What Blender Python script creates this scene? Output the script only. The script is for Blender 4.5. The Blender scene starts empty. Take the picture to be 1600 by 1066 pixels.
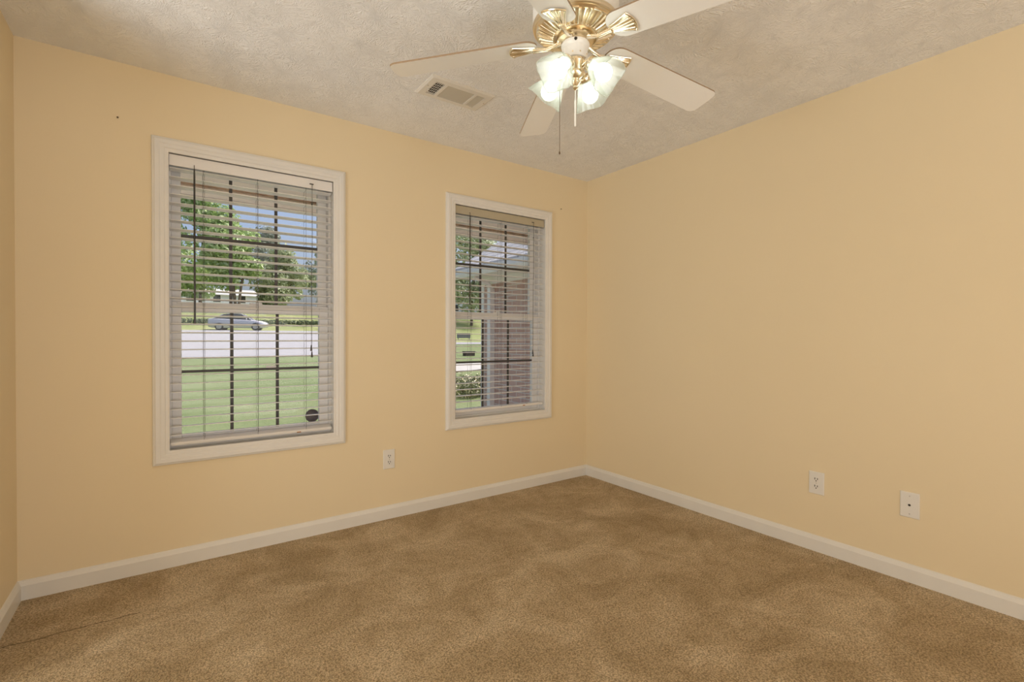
import bpy, bmesh, math, random
from mathutils import Vector, Matrix
random.seed(7)
C = bpy.context.scene.collection
SC = bpy.context.scene

# ------------------------------------------------------------------ camera
CAMZ = 1.15565
YAW, PITCH, ROLL, FPX = 0.617735, -0.010257, 0.002956, 763.7
fw = Vector((math.sin(YAW)*math.cos(PITCH), math.cos(YAW)*math.cos(PITCH), math.sin(PITCH)))
rt = Vector((math.cos(YAW), -math.sin(YAW), 0))
up = rt.cross(fw)
r2 = rt*math.cos(ROLL)+up*math.sin(ROLL)
u2 = -rt*math.sin(ROLL)+up*math.cos(ROLL)
cd = bpy.data.cameras.new('camera')
cam = bpy.data.objects.new('camera', cd)
C.objects.link(cam)
cd.sensor_width = 36.0
cd.lens = FPX*36.0/1600.0
cd.clip_start = 0.02
cd.clip_end = 400
cam.matrix_world = Matrix(((r2.x, u2.x, -fw.x, 0), (r2.y, u2.y, -fw.y, 0), (r2.z, u2.z, -fw.z, CAMZ), (0, 0, 0, 1)))
SC.camera = cam

# ------------------------------------------------------------------ colour management, world, sun, lamps
SC.view_settings.view_transform = 'Standard'
SC.view_settings.look = 'None'
SC.view_settings.gamma = 1.0
SC.view_settings.use_curve_mapping = False
SC.view_settings.exposure = 0.0
SC.cycles.use_denoising = True
SC.cycles.max_bounces = 12
SC.cycles.diffuse_bounces = 7
SC.cycles.transparent_max_bounces = 24
SC.cycles.sample_clamp_indirect = 6.0

SKY_STRENGTH = 0.28
SUN_STRENGTH = 1.35
FILL_BACK_POWER = 59.0
FILL_LEFT_POWER = 51.0
BULB_STRENGTH = 5.3

world = bpy.data.worlds.new('sky')
SC.world = world
world.use_nodes = True
wn = world.node_tree
bg = wn.nodes['Background']
sky = wn.nodes.new('ShaderNodeTexSky')
sky.sky_type = 'NISHITA'
sky.sun_disc = False
sky.sun_elevation = math.radians(55)
sky.sun_rotation = math.radians(100)
sky.air_density = 0.6
sky.dust_density = 6.0
sky.ozone_density = 1.0
wn.links.new(sky.outputs[0], bg.inputs[0])
bg.inputs[1].default_value = SKY_STRENGTH

sd = bpy.data.lights.new('sun', 'SUN')
sd.energy = SUN_STRENGTH
sd.angle = math.radians(0.6)
sd.color = (1.0, 0.95, 0.86)
sun = bpy.data.objects.new('sun', sd)
C.objects.link(sun)
sun.rotation_euler = Vector((-0.72, 0.15, -1.0)).to_track_quat('-Z', 'Y').to_euler()

# ------------------------------------------------------------------ room measures
D = 2.9623       # window wall
XL = -0.5256     # left wall
XR = 2.8677      # right wall
YB = -0.41       # wall behind the camera
H = 2.44
WT = 0.15

# added fill light, unseen, shining in through the opening behind the camera
ld = bpy.data.lights.new('fill_back', 'AREA')
ld.shape = 'RECTANGLE'
ld.size = 3.0
ld.size_y = 2.1
ld.energy = FILL_BACK_POWER
ld.color = (0.98, 0.99, 1.0)
hl = bpy.data.objects.new('fill_back', ld)
C.objects.link(hl)
hl.location = (0.75, YB-2.2, 0.75)
hl.rotation_euler = Vector((-0.50, 1, 0.95)).to_track_quat('-Z', 'Z').to_euler()

# second added fill light, unseen, shining in through the left wall's opening
ld2 = ld.copy()
ld2.name = 'fill_left'
ld2.size, ld2.size_y, ld2.energy = 1.8, 1.5, FILL_LEFT_POWER
ld2.color = (0.90, 0.97, 1.0)
hl2 = bpy.data.objects.new('fill_left', ld2)
C.objects.link(hl2)
hl2.location = (XL-1.7, 1.25, 0.65)
hl2.rotation_euler = Vector((1.0, 0.12, 1.0)).to_track_quat('-Z', 'Z').to_euler()

# ------------------------------------------------------------------ helpers: materials
def nodes_of(name):
    m = bpy.data.materials.new(name)
    m.use_nodes = True
    nt = m.node_tree
    return m, nt, nt.nodes['Principled BSDF'], nt.nodes['Material Output']

def N(nt, kind, **kw):
    n = nt.nodes.new('ShaderNode'+kind)
    for k, v in kw.items():
        setattr(n, k, v)
    return n

def MATH(nt, op, a, b=None, c=None):
    n = nt.nodes.new('ShaderNodeMath')
    n.operation = op
    for i, v in enumerate((a, b, c)):
        if v is None:
            continue
        if hasattr(v, 'is_output'):
            nt.links.new(v, n.inputs[i])
        else:
            n.inputs[i].default_value = v
    return n.outputs[0]

def obj_coord(nt):
    return N(nt, 'TexCoord').outputs['Object']

def RAMP(nt, fac, stops):
    n = nt.nodes.new('ShaderNodeValToRGB')
    e = n.color_ramp.elements
    e[0].position, e[0].color = stops[0][0], (*stops[0][1], 1)
    e[1].position, e[1].color = stops[-1][0], (*stops[-1][1], 1)
    for p, c in stops[1:-1]:
        x = e.new(p)
        x.color = (*c, 1)
    nt.links.new(fac, n.inputs[0])
    return n.outputs[0]

def NOISE(nt, vec, scale, detail=3, rough=.5, dist=0.0):
    n = nt.nodes.new('ShaderNodeTexNoise')
    n.inputs['Scale'].default_value = scale
    n.inputs['Detail'].default_value = detail
    n.inputs['Roughness'].default_value = rough
    n.inputs['Distortion'].default_value = dist
    if vec is not None:
        nt.links.new(vec, n.inputs['Vector'])
    return n.outputs[0]

def BUMP(nt, bsdf, height, strength, dist=.01, normal=None):
    n = nt.nodes.new('ShaderNodeBump')
    n.inputs['Strength'].default_value = strength
    n.inputs['Distance'].default_value = dist
    nt.links.new(height, n.inputs['Height'])
    if normal is not None:
        nt.links.new(normal, n.inputs['Normal'])
    nt.links.new(n.outputs[0], bsdf.inputs['Normal'])
    return n.outputs[0]

def simple(name, col, rough=.5, metal=0.0, var=0.0, vscale=8, bump=0.0, bscale=60, spec=.5):
    m, nt, b, o = nodes_of(name)
    b.inputs['Roughness'].default_value = rough
    b.inputs['Metallic'].default_value = metal
    b.inputs['Specular IOR Level'].default_value = spec
    oc = obj_coord(nt)
    if var > 0:
        f = NOISE(nt, oc, vscale, 4)
        lo = tuple(max(0, c*(1-var)) for c in col)
        hi = tuple(min(1, c*(1+var)) for c in col)
        nt.links.new(RAMP(nt, f, [(.3, lo), (.7, hi)]), b.inputs['Base Color'])
    else:
        b.inputs['Base Color'].default_value = (*col, 1)
    if bump > 0:
        BUMP(nt, b, NOISE(nt, oc, bscale, 3), bump, .003)
    return m

M = {}
# walls: matt yellow paint, faint roller stipple
def wall_mat():
    m, nt, b, o = nodes_of('yellow_paint')
    oc = obj_coord(nt)
    f = NOISE(nt, oc, 1.3, 3)
    nt.links.new(RAMP(nt, f, [(.3, (.80, .682, .476)), (.7, (.815, .696, .49))]), b.inputs['Base Color'])
    b.inputs['Roughness'].default_value = .55
    b.inputs['Specular IOR Level'].default_value = .3
    BUMP(nt, b, NOISE(nt, oc, 220, 2), .06, .002)
    return m
M['wall'] = wall_mat()

# ceiling: slap-brush texture, radial strokes round scattered centres
def ceiling_mat():
    m, nt, b, o = nodes_of('textured_ceiling_paint')
    oc = obj_coord(nt)
    wob = N(nt, 'TexNoise')
    wob.inputs['Scale'].default_value = 9
    nt.links.new(oc, wob.inputs['Vector'])
    sub = N(nt, 'VectorMath', operation='SUBTRACT')
    nt.links.new(wob.outputs['Color'], sub.inputs[0])
    sub.inputs[1].default_value = (.5, .5, .5)
    sc = N(nt, 'VectorMath', operation='SCALE')
    nt.links.new(sub.outputs[0], sc.inputs[0])
    sc.inputs['Scale'].default_value = .09
    ad = N(nt, 'VectorMath', operation='ADD')
    nt.links.new(oc, ad.inputs[0])
    nt.links.new(sc.outputs[0], ad.inputs[1])
    hs = []
    for scale in (6.0, 9.0):
        v = N(nt, 'TexVoronoi', voronoi_dimensions='2D')
        v.inputs['Scale'].default_value = scale
        nt.links.new(ad.outputs[0], v.inputs['Vector'])
        d = N(nt, 'VectorMath', operation='SUBTRACT')
        nt.links.new(ad.outputs[0], d.inputs[0])
        nt.links.new(v.outputs['Position'], d.inputs[1])
        s = N(nt, 'SeparateXYZ')
        nt.links.new(d.outputs[0], s.inputs[0])
        ang = MATH(nt, 'ARCTAN2', s.outputs[1], s.outputs[0])
        rr = MATH(nt, 'MULTIPLY', v.outputs['Distance'], 2.0)
        cs = N(nt, 'SeparateColor')
        nt.links.new(v.outputs['Color'], cs.inputs[0])
        cb = N(nt, 'CombineXYZ')
        nt.links.new(MATH(nt, 'MULTIPLY', ang, 3.6), cb.inputs[0])
        nt.links.new(MATH(nt, 'MULTIPLY', rr, .9), cb.inputs[1])
        nt.links.new(MATH(nt, 'MULTIPLY', cs.outputs[0], 60.0), cb.inputs[2])
        n = NOISE(nt, cb.outputs[0], 2.0, 2, .5)
        ridge = MATH(nt, 'ABSOLUTE', MATH(nt, 'SUBTRACT', n, .5))
        ridge = MATH(nt, 'SMOOTH_MIN', MATH(nt, 'MULTIPLY', ridge, 8.0), 1.0, .2)
        hs.append(ridge)
    h = MATH(nt, 'MULTIPLY', hs[0], hs[1])
    mask = RAMP(nt, NOISE(nt, oc, 2.6, 2), [(.35, (.45, .45, .45)), (.6, (1, 1, 1))])
    h = MATH(nt, 'MULTIPLY', h, mask)
    h = MATH(nt, 'ADD', h, MATH(nt, 'MULTIPLY', NOISE(nt, oc, 90, 3), .12))
    b.inputs['Base Color'].default_value = (.90, .90, .91, 1)
    b.inputs['Roughness'].default_value = .8
    b.inputs['Specular IOR Level'].default_value = .2
    BUMP(nt, b, h, .5, .009)
    return m
M['ceiling'] = ceiling_mat()

def carpet_mat():
    m, nt, b, o = nodes_of('brown_carpet')
    oc = obj_coord(nt)
    patch = NOISE(nt, oc, 2.9, 7, .70, .8)
    mp = N(nt, 'Mapping')
    mp.inputs['Rotation'].default_value = (0, 0, .6)
    mp.inputs['Scale'].default_value = (1.0, 4.5, 1)
    nt.links.new(oc, mp.inputs[0])
    streak = NOISE(nt, mp.outputs[0], 1.6, 3, .5, .5)
    f = MATH(nt, 'ADD', MATH(nt, 'MULTIPLY', patch, .82), MATH(nt, 'MULTIPLY', streak, .18))
    base = RAMP(nt, f, [(.38, (.53, .40, .235)), (.5, (.66, .515, .33)), (.62, (.82, .675, .475))])
    vor = N(nt, 'TexVoronoi')
    vor.inputs['Scale'].default_value = 190
    nt.links.new(oc, vor.inputs['Vector'])
    fine = NOISE(nt, oc, 140, 3, .75)
    tuft = MATH(nt, 'ADD', MATH(nt, 'MULTIPLY', fine, .9), MATH(nt, 'MULTIPLY', vor.outputs['Distance'], -.3))
    spk = RAMP(nt, tuft, [(.20, (.46, .42, .36)), (.34, (.97, .96, .95)), (.52, (1.28, 1.26, 1.24))])
    mx = N(nt, 'MixRGB', blend_type='MULTIPLY')
    mx.inputs[0].default_value = .9
    nt.links.new(base, mx.inputs[1])
    nt.links.new(spk, mx.inputs[2])
    # worn crease in the pile in the far left corner
    sp = N(nt, 'SeparateXYZ')
    nt.links.new(oc, sp.inputs[0])
    wob = MATH(nt, 'MULTIPLY', MATH(nt, 'SUBTRACT', NOISE(nt, oc, 14, 3), .5), .035)
    dy = MATH(nt, 'ABSOLUTE', MATH(nt, 'ADD', MATH(nt, 'SUBTRACT', sp.outputs[1], 2.545), wob))
    cr = MATH(nt, 'MULTIPLY', MATH(nt, 'LESS_THAN', sp.outputs[0], -.085), MATH(nt, 'SUBTRACT', 1.0, MATH(nt, 'MINIMUM', MATH(nt, 'DIVIDE', dy, .007), 1.0)))
    mx2 = N(nt, 'MixRGB', blend_type='MULTIPLY')
    nt.links.new(MATH(nt, 'MULTIPLY', cr, .95), mx2.inputs[0])
    nt.links.new(mx.outputs[0], mx2.inputs[1])
    mx2.inputs[2].default_value = (.28, .24, .18, 1)
    nt.links.new(mx2.outputs[0], b.inputs['Base Color'])
    b.inputs['Roughness'].default_value = 1.0
    b.inputs['Specular IOR Level'].default_value = .05
    b.inputs['Sheen Weight'].default_value = .15
    h = MATH(nt, 'ADD', tuft, MATH(nt, 'MULTIPLY', NOISE(nt, oc, 45, 3), .8))
    BUMP(nt, b, h, .9, .012)
    return m
M['carpet'] = carpet_mat()

M['trim'] = simple('white_trim_paint', (.77, .755, .73), .38, var=.02, bump=.03)
M['vinyl'] = simple('white_vinyl', (.80, .795, .80), .35)
M['slat'] = simple('white_slat', (.80, .785, .775), .35, var=.015)
M['cord'] = simple('dark_cord', (.10, .09, .085), .8)
M['wand'] = simple('smoky_wand', (.035, .03, .025), .25)
M['muntin'] = simple('dark_muntin', (.075, .07, .065), .45)
M['plate'] = simple('outlet_plastic', (.79, .77, .735), .3)
M['slot'] = simple('slot_dark', (.035, .028, .022), .7)
M['steel'] = simple('nickel_metal', (.55, .52, .48), .3, 1.0)
M['fanwhite'] = simple('fan_white_enamel', (.92, .92, .91), .3)
M['brass'] = simple('polished_brass', (.96, .89, .75), .2, 1.0, var=.06, vscale=30)
M['brassd'] = simple('satin_brass', (.86, .73, .52), .28, 1.0)
M['bladeedge'] = simple('blade_edge_brown', (.35, .25, .16), .6)
M['ventwhite'] = simple('vent_enamel', (.76, .73, .68), .4)
M['ventgrey'] = simple('vent_damper', (.56, .52, .44), .6)
M['ventdark'] = simple('duct_dark', (.05, .035, .022), .9)
M['nail'] = simple('nail_dark', (.13, .09, .05), .6, .5)
M['scuff'] = simple('rust_scuff', (.33, .15, .05), .8)

def glass_mat():
    m, nt, b, o = nodes_of('window_glass')
    nt.nodes.remove(b)
    tr = N(nt, 'BsdfTransparent')
    tr.inputs[0].default_value = (.96, .97, .96, 1)
    gl = N(nt, 'BsdfGlossy')
    gl.inputs['Roughness'].default_value = .02
    fr = N(nt, 'Fresnel')
    fr.inputs[0].default_value = 1.25
    mx = N(nt, 'MixShader')
    nt.links.new(fr.outputs[0], mx.inputs[0])
    nt.links.new(tr.outputs[0], mx.inputs[1])
    nt.links.new(gl.outputs[0], mx.inputs[2])
    nt.links.new(mx.outputs[0], o.inputs[0])
    return m
M['glass'] = glass_mat()

def shade_mat(name, clear):
    m, nt, b, o = nodes_of(name)
    nt.nodes.remove(b)
    tl = N(nt, 'BsdfTranslucent')
    tl.inputs[0].default_value = (.70, .73, .69, 1)
    df = N(nt, 'BsdfDiffuse')
    df.inputs[0].default_value = (.70, .73, .69, 1)
    gl = N(nt, 'BsdfGlossy')
    gl.inputs['Roughness'].default_value = .12
    tr = N(nt, 'BsdfTransparent')
    tr.inputs[0].default_value = (.93, .97, .93, 1)
    a = N(nt, 'MixShader')
    a.inputs[0].default_value = .5
    nt.links.new(tl.outputs[0], a.inputs[1])
    nt.links.new(df.outputs[0], a.inputs[2])
    c = N(nt, 'MixShader')
    c.inputs[0].default_value = clear
    nt.links.new(a.outputs[0], c.inputs[1])
    nt.links.new(tr.outputs[0], c.inputs[2])
    d = N(nt, 'MixShader')
    d.inputs[0].default_value = .04
    nt.links.new(c.outputs[0], d.inputs[1])
    nt.links.new(gl.outputs[0], d.inputs[2])
    nt.links.new(d.outputs[0], o.inputs[0])
    return m
M['shade'] = shade_mat('frosted_shade_glass', .62)
M['shade_rim'] = shade_mat('ground_glass_rim', .2)

def emit(name, col, s):
    m, nt, b, o = nodes_of(name)
    b.inputs['Base Color'].default_value = (.9, .9, .9, 1)
    b.inputs['Emission Color'].default_value = (*col, 1)
    b.inputs['Emission Strength'].default_value = s
    return m
M['bulb'] = emit('lit_bulb', (1.0, .98, .95), BULB_STRENGTH)

# outdoors
def grass_mat(name, a, c, e):
    m, nt, b, o = nodes_of(name)
    oc = obj_coord(nt)
    f = MATH(nt, 'ADD', MATH(nt, 'MULTIPLY', NOISE(nt, oc, .5, 4), .55), MATH(nt, 'MULTIPLY', NOISE(nt, oc, 14, 4), .45))
    nt.links.new(RAMP(nt, f, [(.35, a), (.5, c), (.68, e)]), b.inputs['Base Color'])
    b.inputs['Roughness'].default_value = .95
    b.inputs['Specular IOR Level'].default_value = .1
    BUMP(nt, b, NOISE(nt, oc, 30, 3), .5, .03)
    return m
M['grass'] = grass_mat('lawn_grass', (.165, .21, .095), (.20, .245, .12), (.26, .285, .165))
M['grassdry'] = grass_mat('verge_grass', (.20, .25, .09), (.30, .33, .15), (.42, .43, .23))
M['asphalt'] = simple('pale_road', (.36, .355, .38), .9, var=.08, vscale=3, bump=.2, bscale=40)
M['concrete'] = simple('pale_concrete', (.50, .48, .46), .9, var=.06, vscale=2)
M['bounce_white'] = simple('white_bounce', (.74, .71, .67), .9, var=.04, vscale=2)  # pale tone of the added slab that bounces light
M['soffit'] = simple('beige_soffit', (.93, .79, .71), .7, var=.04)
M['whiteext'] = simple('white_exterior', (.86, .84, .82), .5)
M['tan_head'] = simple('tan_headrail', (.47, .42, .31), .45)  # right blind's headrail and valance, darker than its slats

def rust_mat():
    m, nt, b, o = nodes_of('brown_vent_strip')
    oc = obj_coord(nt)
    f = NOISE(nt, oc, 9, 5, .7)
    nt.links.new(RAMP(nt, f, [(.36, (.10, .05, .025)), (.46, (.36, .20, .11)), (.6, (.50, .33, .21))]), b.inputs['Base Color'])
    b.inputs['Roughness'].default_value = .9
    return m
M['rust'] = rust_mat()

def brick_mat():
    m, nt, b, o = nodes_of('red_brick')
    oc = obj_coord(nt)
    s = N(nt, 'SeparateXYZ')
    nt.links.new(oc, s.inputs[0])
    cb = N(nt, 'CombineXYZ')
    nt.links.new(MATH(nt, 'ADD', s.outputs[0], s.outputs[1]), cb.inputs[0])
    nt.links.new(s.outputs[2], cb.inputs[1])
    br = N(nt, 'TexBrick')
    br.inputs['Color1'].default_value = (.52, .33, .27, 1)
    br.inputs['Color2'].default_value = (.63, .43, .36, 1)
    br.inputs['Mortar'].default_value = (.68, .64, .60, 1)
    br.inputs['Scale'].default_value = 1.0
    br.inputs['Mortar Size'].default_value = .006
    br.inputs['Brick Width'].default_value = .21
    br.inputs['Row Height'].default_value = .075
    nt.links.new(cb.outputs[0], br.inputs['Vector'])
    nt.links.new(br.outputs['Color'], b.inputs['Base Color'])
    b.inputs['Roughness'].default_value = .9
    BUMP(nt, b, br.outputs['Fac'], -.4, .006)
    return m
M['brick'] = brick_mat()

def shingle_mat():
    m, nt, b, o = nodes_of('grey_shingles')
    oc = obj_coord(nt)
    br = N(nt, 'TexBrick')
    br.inputs['Color1'].default_value = (.42, .42, .44, 1)
    br.inputs['Color2'].default_value = (.55, .55, .58, 1)
    br.inputs['Mortar'].default_value = (.25, .25, .27, 1)
    br.inputs['Scale'].default_value = 1.0
    br.inputs['Mortar Size'].default_value = .012
    br.inputs['Brick Width'].default_value = .32
    br.inputs['Row Height'].default_value = .14
    sw = N(nt, 'SeparateXYZ')
    nt.links.new(oc, sw.inputs[0])
    cb = N(nt, 'CombineXYZ')
    nt.links.new(sw.outputs[1], cb.inputs[0])
    nt.links.new(sw.outputs[0], cb.inputs[1])
    nt.links.new(cb.outputs[0], br.inputs['Vector'])
    nt.links.new(br.outputs['Color'], b.inputs['Base Color'])
    b.inputs['Roughness'].default_value = .95
    return m
M['shingle'] = shingle_mat()

def leaf_mat(name, a, c, e, trans=.35):
    m, nt, b, o = nodes_of(name)
    g = N(nt, 'NewGeometry')
    nt.links.new(RAMP(nt, g.outputs['Random Per Island'], [(0, a), (.5, c), (1, e)]), b.inputs['Base Color'])
    b.inputs['Roughness'].default_value = .32
    tl = N(nt, 'BsdfTranslucent')
    tl.inputs[0].default_value = (*c, 1)
    mx = N(nt, 'MixShader')
    mx.inputs[0].default_value = trans
    nt.links.new(b.outputs[0], mx.inputs[1])
    nt.links.new(tl.outputs[0], mx.inputs[2])
    nt.links.new(mx.outputs[0], o.inputs[0])
    return m
M['leaf_bright'] = leaf_mat('bright_green_leaves', (.18, .30, .08), (.42, .56, .22), (.78, .86, .56))
M['leaf_pale'] = leaf_mat('pale_green_leaves', (.24, .30, .15), (.42, .48, .28), (.62, .67, .46))
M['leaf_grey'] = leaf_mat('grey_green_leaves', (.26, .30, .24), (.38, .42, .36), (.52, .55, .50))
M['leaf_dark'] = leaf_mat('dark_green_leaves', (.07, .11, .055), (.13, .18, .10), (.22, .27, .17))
M['leaf_flower'] = leaf_mat('shrub_leaves', (.09, .13, .05), (.20, .23, .10), (.38, .38, .18))
M['petal'] = leaf_mat('pale_yellow_petals', (.70, .62, .36), (.80, .74, .50), (.88, .84, .66), .2)
M['bark'] = simple('brown_bark', (.14, .11, .085), .9, var=.25, vscale=6)
M['carpaint'] = simple('silver_car_paint', (.50, .50, .56), .22, .35)
M['carglass'] = simple('dark_car_glass', (.04, .045, .05), .08)
M['tyre'] = simple('black_tyre', (.035, .035, .037), .8)
M['alloy'] = simple('alloy_wheel', (.45, .45, .46), .3, .8)
M['lens'] = simple('headlamp_lens', (.85, .87, .90), .1)
M['tail'] = simple('red_tail_lamp', (.35, .03, .03), .3)
M['darkplastic'] = simple('dark_plastic', (.08, .065, .068), .5)
M['disc'] = simple('plum_grey_dial', (.115, .09, .09), .45, var=.2, vscale=30)
M['housewall'] = simple('pale_siding', (.66, .68, .74), .8, var=.03)
M['houseroof'] = simple('pale_roof', (.62, .61, .62), .9, var=.06)
M['greybox'] = simple('grey_box', (.22, .22, .23), .8)

# ------------------------------------------------------------------ helpers: geometry
ORG = {}
class MB:
    def __init__(self):
        self.v, self.f, self.mi = [], [], []
        self.cur = 0
    def add(self, vs, fs):
        o = len(self.v)
        self.v += [Vector(p) for p in vs]
        self.f += [tuple(i+o for i in f) for f in fs]
        self.mi += [self.cur]*len(fs)
        return self
    def box(self, a, b):
        (x0, y0, z0), (x1, y1, z1) = a, b
        x0, x1 = min(x0, x1), max(x0, x1)
        y0, y1 = min(y0, y1), max(y0, y1)
        z0, z1 = min(z0, z1), max(z0, z1)
        vs = [(x0, y0, z0), (x1, y0, z0), (x1, y1, z0), (x0, y1, z0), (x0, y0, z1), (x1, y0, z1), (x1, y1, z1), (x0, y1, z1)]
        return self.add(vs, [(0, 3, 2, 1), (4, 5, 6, 7), (0, 1, 5, 4), (1, 2, 6, 5), (2, 3, 7, 6), (3, 0, 4, 7)])
    def tube(self, pts, rad, n=8, cap=True):
        pts = [Vector(p) for p in pts]
        rs = rad if isinstance(rad, (list, tuple)) else [rad]*len(pts)
        vs, fs = [], []
        ref = None
        for i, p in enumerate(pts):
            d = (pts[min(i+1, len(pts)-1)]-pts[max(i-1, 0)]).normalized()
            if ref is None:
                ref = Vector((0, 0, 1)) if abs(d.z) < .9 else Vector((1, 0, 0))
            a = (ref-d*ref.dot(d)).normalized()
            b = d.cross(a)
            ref = a
            for k in range(n):
                t = 2*math.pi*k/n
                vs.append(p+(a*math.cos(t)+b*math.sin(t))*rs[i])
        for i in range(len(pts)-1):
            for k in range(n):
                k2 = (k+1) % n
                fs.append((i*n+k, i*n+k2, (i+1)*n+k2, (i+1)*n+k))
        if cap:
            fs.append(tuple(reversed(range(n))))
            fs.append(tuple(range((len(pts)-1)*n, len(pts)*n)))
        return self.add(vs, fs)
    def lathe(self, prof, c=(0, 0, 0), n=40, mat=None, cap=True):
        # prof: list of (r, z); mat: optional 3x3/4x4 orientation applied before the shift to c
        vs, fs = [], []
        c = Vector(c)
        for r, z in prof:
            for k in range(n):
                t = 2*math.pi*k/n
                p = Vector((r*math.cos(t), r*math.sin(t), z))
                if mat is not None:
                    p = mat @ p
                vs.append(p+c)
        for i in range(len(prof)-1):
            for k in range(n):
                k2 = (k+1) % n
                fs.append((i*n+k, i*n+k2, (i+1)*n+k2, (i+1)*n+k))
        if cap:
            fs.append(tuple(reversed(range(n))))
            fs.append(tuple(range((len(prof)-1)*n, len(prof)*n)))
        return self.add(vs, fs)
    def prism(self, poly, f0, f1):
        # poly: list of 2D points; f0, f1 map a 2D point to 3D
        n = len(poly)
        vs = [f0(p) for p in poly]+[f1(p) for p in poly]
        fs = [tuple(reversed(range(n))), tuple(range(n, 2*n))]
        fs += [(i, (i+1) % n, n+(i+1) % n, n+i) for i in range(n)]
        return self.add(vs, fs)
    def build(self, name, mat, parent=None, smooth=False, bevel=0.0, seg=2):
        o = Vector(ORG.get(parent.name, (0, 0, 0))) if parent else Vector((0, 0, 0))
        me = bpy.data.meshes.new(name)
        me.from_pydata([tuple(p-o) for p in self.v], [], self.f)
        for mm in (mat if isinstance(mat, (list, tuple)) else [mat]):
            me.materials.append(mm)
        me.polygons.foreach_set('material_index', self.mi)
        me.update()
        bm = bmesh.new()
        bm.from_mesh(me)
        bmesh.ops.recalc_face_normals(bm, faces=bm.faces)
        if smooth:
            for f in bm.faces:
                f.smooth = True
            for e in bm.edges:
                if len(e.link_faces) == 2 and e.calc_face_angle(0) > math.radians(38):
                    e.smooth = False
        bm.to_mesh(me)
        bm.free()
        ob = bpy.data.objects.new(name, me)
        C.objects.link(ob)
        if parent:
            ob.parent = parent
        ORG[ob.name] = tuple(o)
        if bevel > 0:
            md = ob.modifiers.new('bevel', 'BEVEL')
            md.width = bevel
            md.segments = seg
            md.limit_method = 'ANGLE'
            md.angle_limit = math.radians(40)
        return ob

def tag(o, label=None, cat=None, group=None, kind=None):
    if label:
        o['label'] = label
    if cat:
        o['category'] = cat
    if group:
        o['group'] = group
    if kind:
        o['kind'] = kind
    return o

def empty(name, loc, label=None, cat=None, group=None, kind=None):
    o = bpy.data.objects.new(name, None)
    o.empty_display_size = .1
    C.objects.link(o)
    o.location = loc
    ORG[o.name] = tuple(loc)
    return tag(o, label, cat, group, kind)

def frame_loft(mb, x0, x1, z0, z1, y, prof):
    # mitred moulding round an opening in the window wall; prof: (outward, towards the room)
    n = len(prof)
    vs = []
    for d, h in prof:
        vs += [(x0-d, y-h, z0-d), (x1+d, y-h, z0-d), (x1+d, y-h, z1+d), (x0-d, y-h, z1+d)]
    fs = []
    for i in range(n):
        j = (i+1) % n
        for k in range(4):
            k2 = (k+1) % 4
            fs.append((i*4+k, i*4+k2, j*4+k2, j*4+k))
    mb.add(vs, fs)

def ring_box(mb, x0, x1, z0, z1, y0, y1, wl, wr, wb, wt):
    # rectangular frame from four bars
    mb.box((x0, y0, z0), (x0+wl, y1, z1))
    mb.box((x1-wr, y0, z0), (x1, y1, z1))
    mb.box((x0+wl, y0, z0), (x1-wr, y1, z0+wb))
    mb.box((x0+wl, y0, z1-wt), (x1-wr, y1, z1))

# ------------------------------------------------------------------ room shell
WIN = [(.0145, .8145, .578, 2.062), (1.6165, 2.4165, .578, 2.062)]
JT = .018

mb = MB().box((XL-.15, YB-.15, -.06), (XR+.15, D+WT, 0))
tag(mb.build('floor', M['carpet']), kind='structure')
mb = MB().box((XL-.15, YB-.15, H), (XR+.15, D+WT, H+.08))
tag(mb.build('ceiling', M['ceiling']), kind='structure')

mb = MB()
xs = [XL-.15, WIN[0][0]-JT, WIN[0][1]+JT, WIN[1][0]-JT, WIN[1][1]+JT, XR+.15]
zs0, zs1 = WIN[0][2]-JT, WIN[0][3]+JT
mb.box((xs[0], D, 0), (xs[1], D+WT, H)).box((xs[2], D, 0), (xs[3], D+WT, H)).box((xs[4], D, 0), (xs[5], D+WT, H))
for a, b in ((1, 2), (3, 4)):
    mb.box((xs[a], D, 0), (xs[b], D+WT, zs0)).box((xs[a], D, zs1), (xs[b], D+WT, H))
tag(mb.build('wall_far', M['wall']), kind='structure')
SY0, SY1 = .25, 2.28       # opening added in the left wall, just outside the view, for the fill
tag(MB().box((XL-.15, YB-.15, 0), (XL, SY0, H)).box((XL-.15, SY1, 0), (XL, D, H)).build('wall_left', M['wall']), kind='structure')
mb = MB()
mb.box((XL-2.4, -.3, -.06), (XL-.15, 2.8, 0)).box((XL-2.4, -.3, H), (XL-.15, 2.8, H+.05)).box((XL-2.45, -.3, 0), (XL-2.4, 2.8, H))
mb.box((XL-2.45, -.35, 0), (XL-.15, -.3, H)).box((XL-2.45, 2.8, 0), (XL-.15, 2.85, H))
tag(mb.build('wall_fill_left', M['wall']), kind='structure')  # unseen box added around the left fill light
tag(MB().box((XR, YB-.15, 0), (XR+.15, D, H)).build('wall_right', M['wall']), kind='structure')
DX0, DX1, DZ = -.45, 2.79, 2.42      # opening added behind the camera to let the fill light in
mb = MB().box((XL, YB-.15, 0), (DX0, YB, H)).box((DX1, YB-.15, 0), (XR, YB, H)).box((DX0, YB-.15, DZ), (DX1, YB, H))
tag(mb.build('wall_near', M['wall']), kind='structure')
# unseen box added beyond the opening, enclosing the fill light
mb = MB()
mb.box((DX0-.5, YB-3.6, -.06), (DX1+.5, YB-.15, 0)).box((DX0-.5, YB-3.6, H), (DX1+.5, YB-.15, H+.05))
mb.box((DX0-.55, YB-3.6, 0), (DX0-.5, YB-.15, H)).box((DX1+.5, YB-3.6, 0), (DX1+.55, YB-.15, H)).box((DX0-.55, YB-3.65, 0), (DX1+.55, YB-3.6, H))
tag(mb.build('wall_fill_back', M['wall']), kind='structure')

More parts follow.
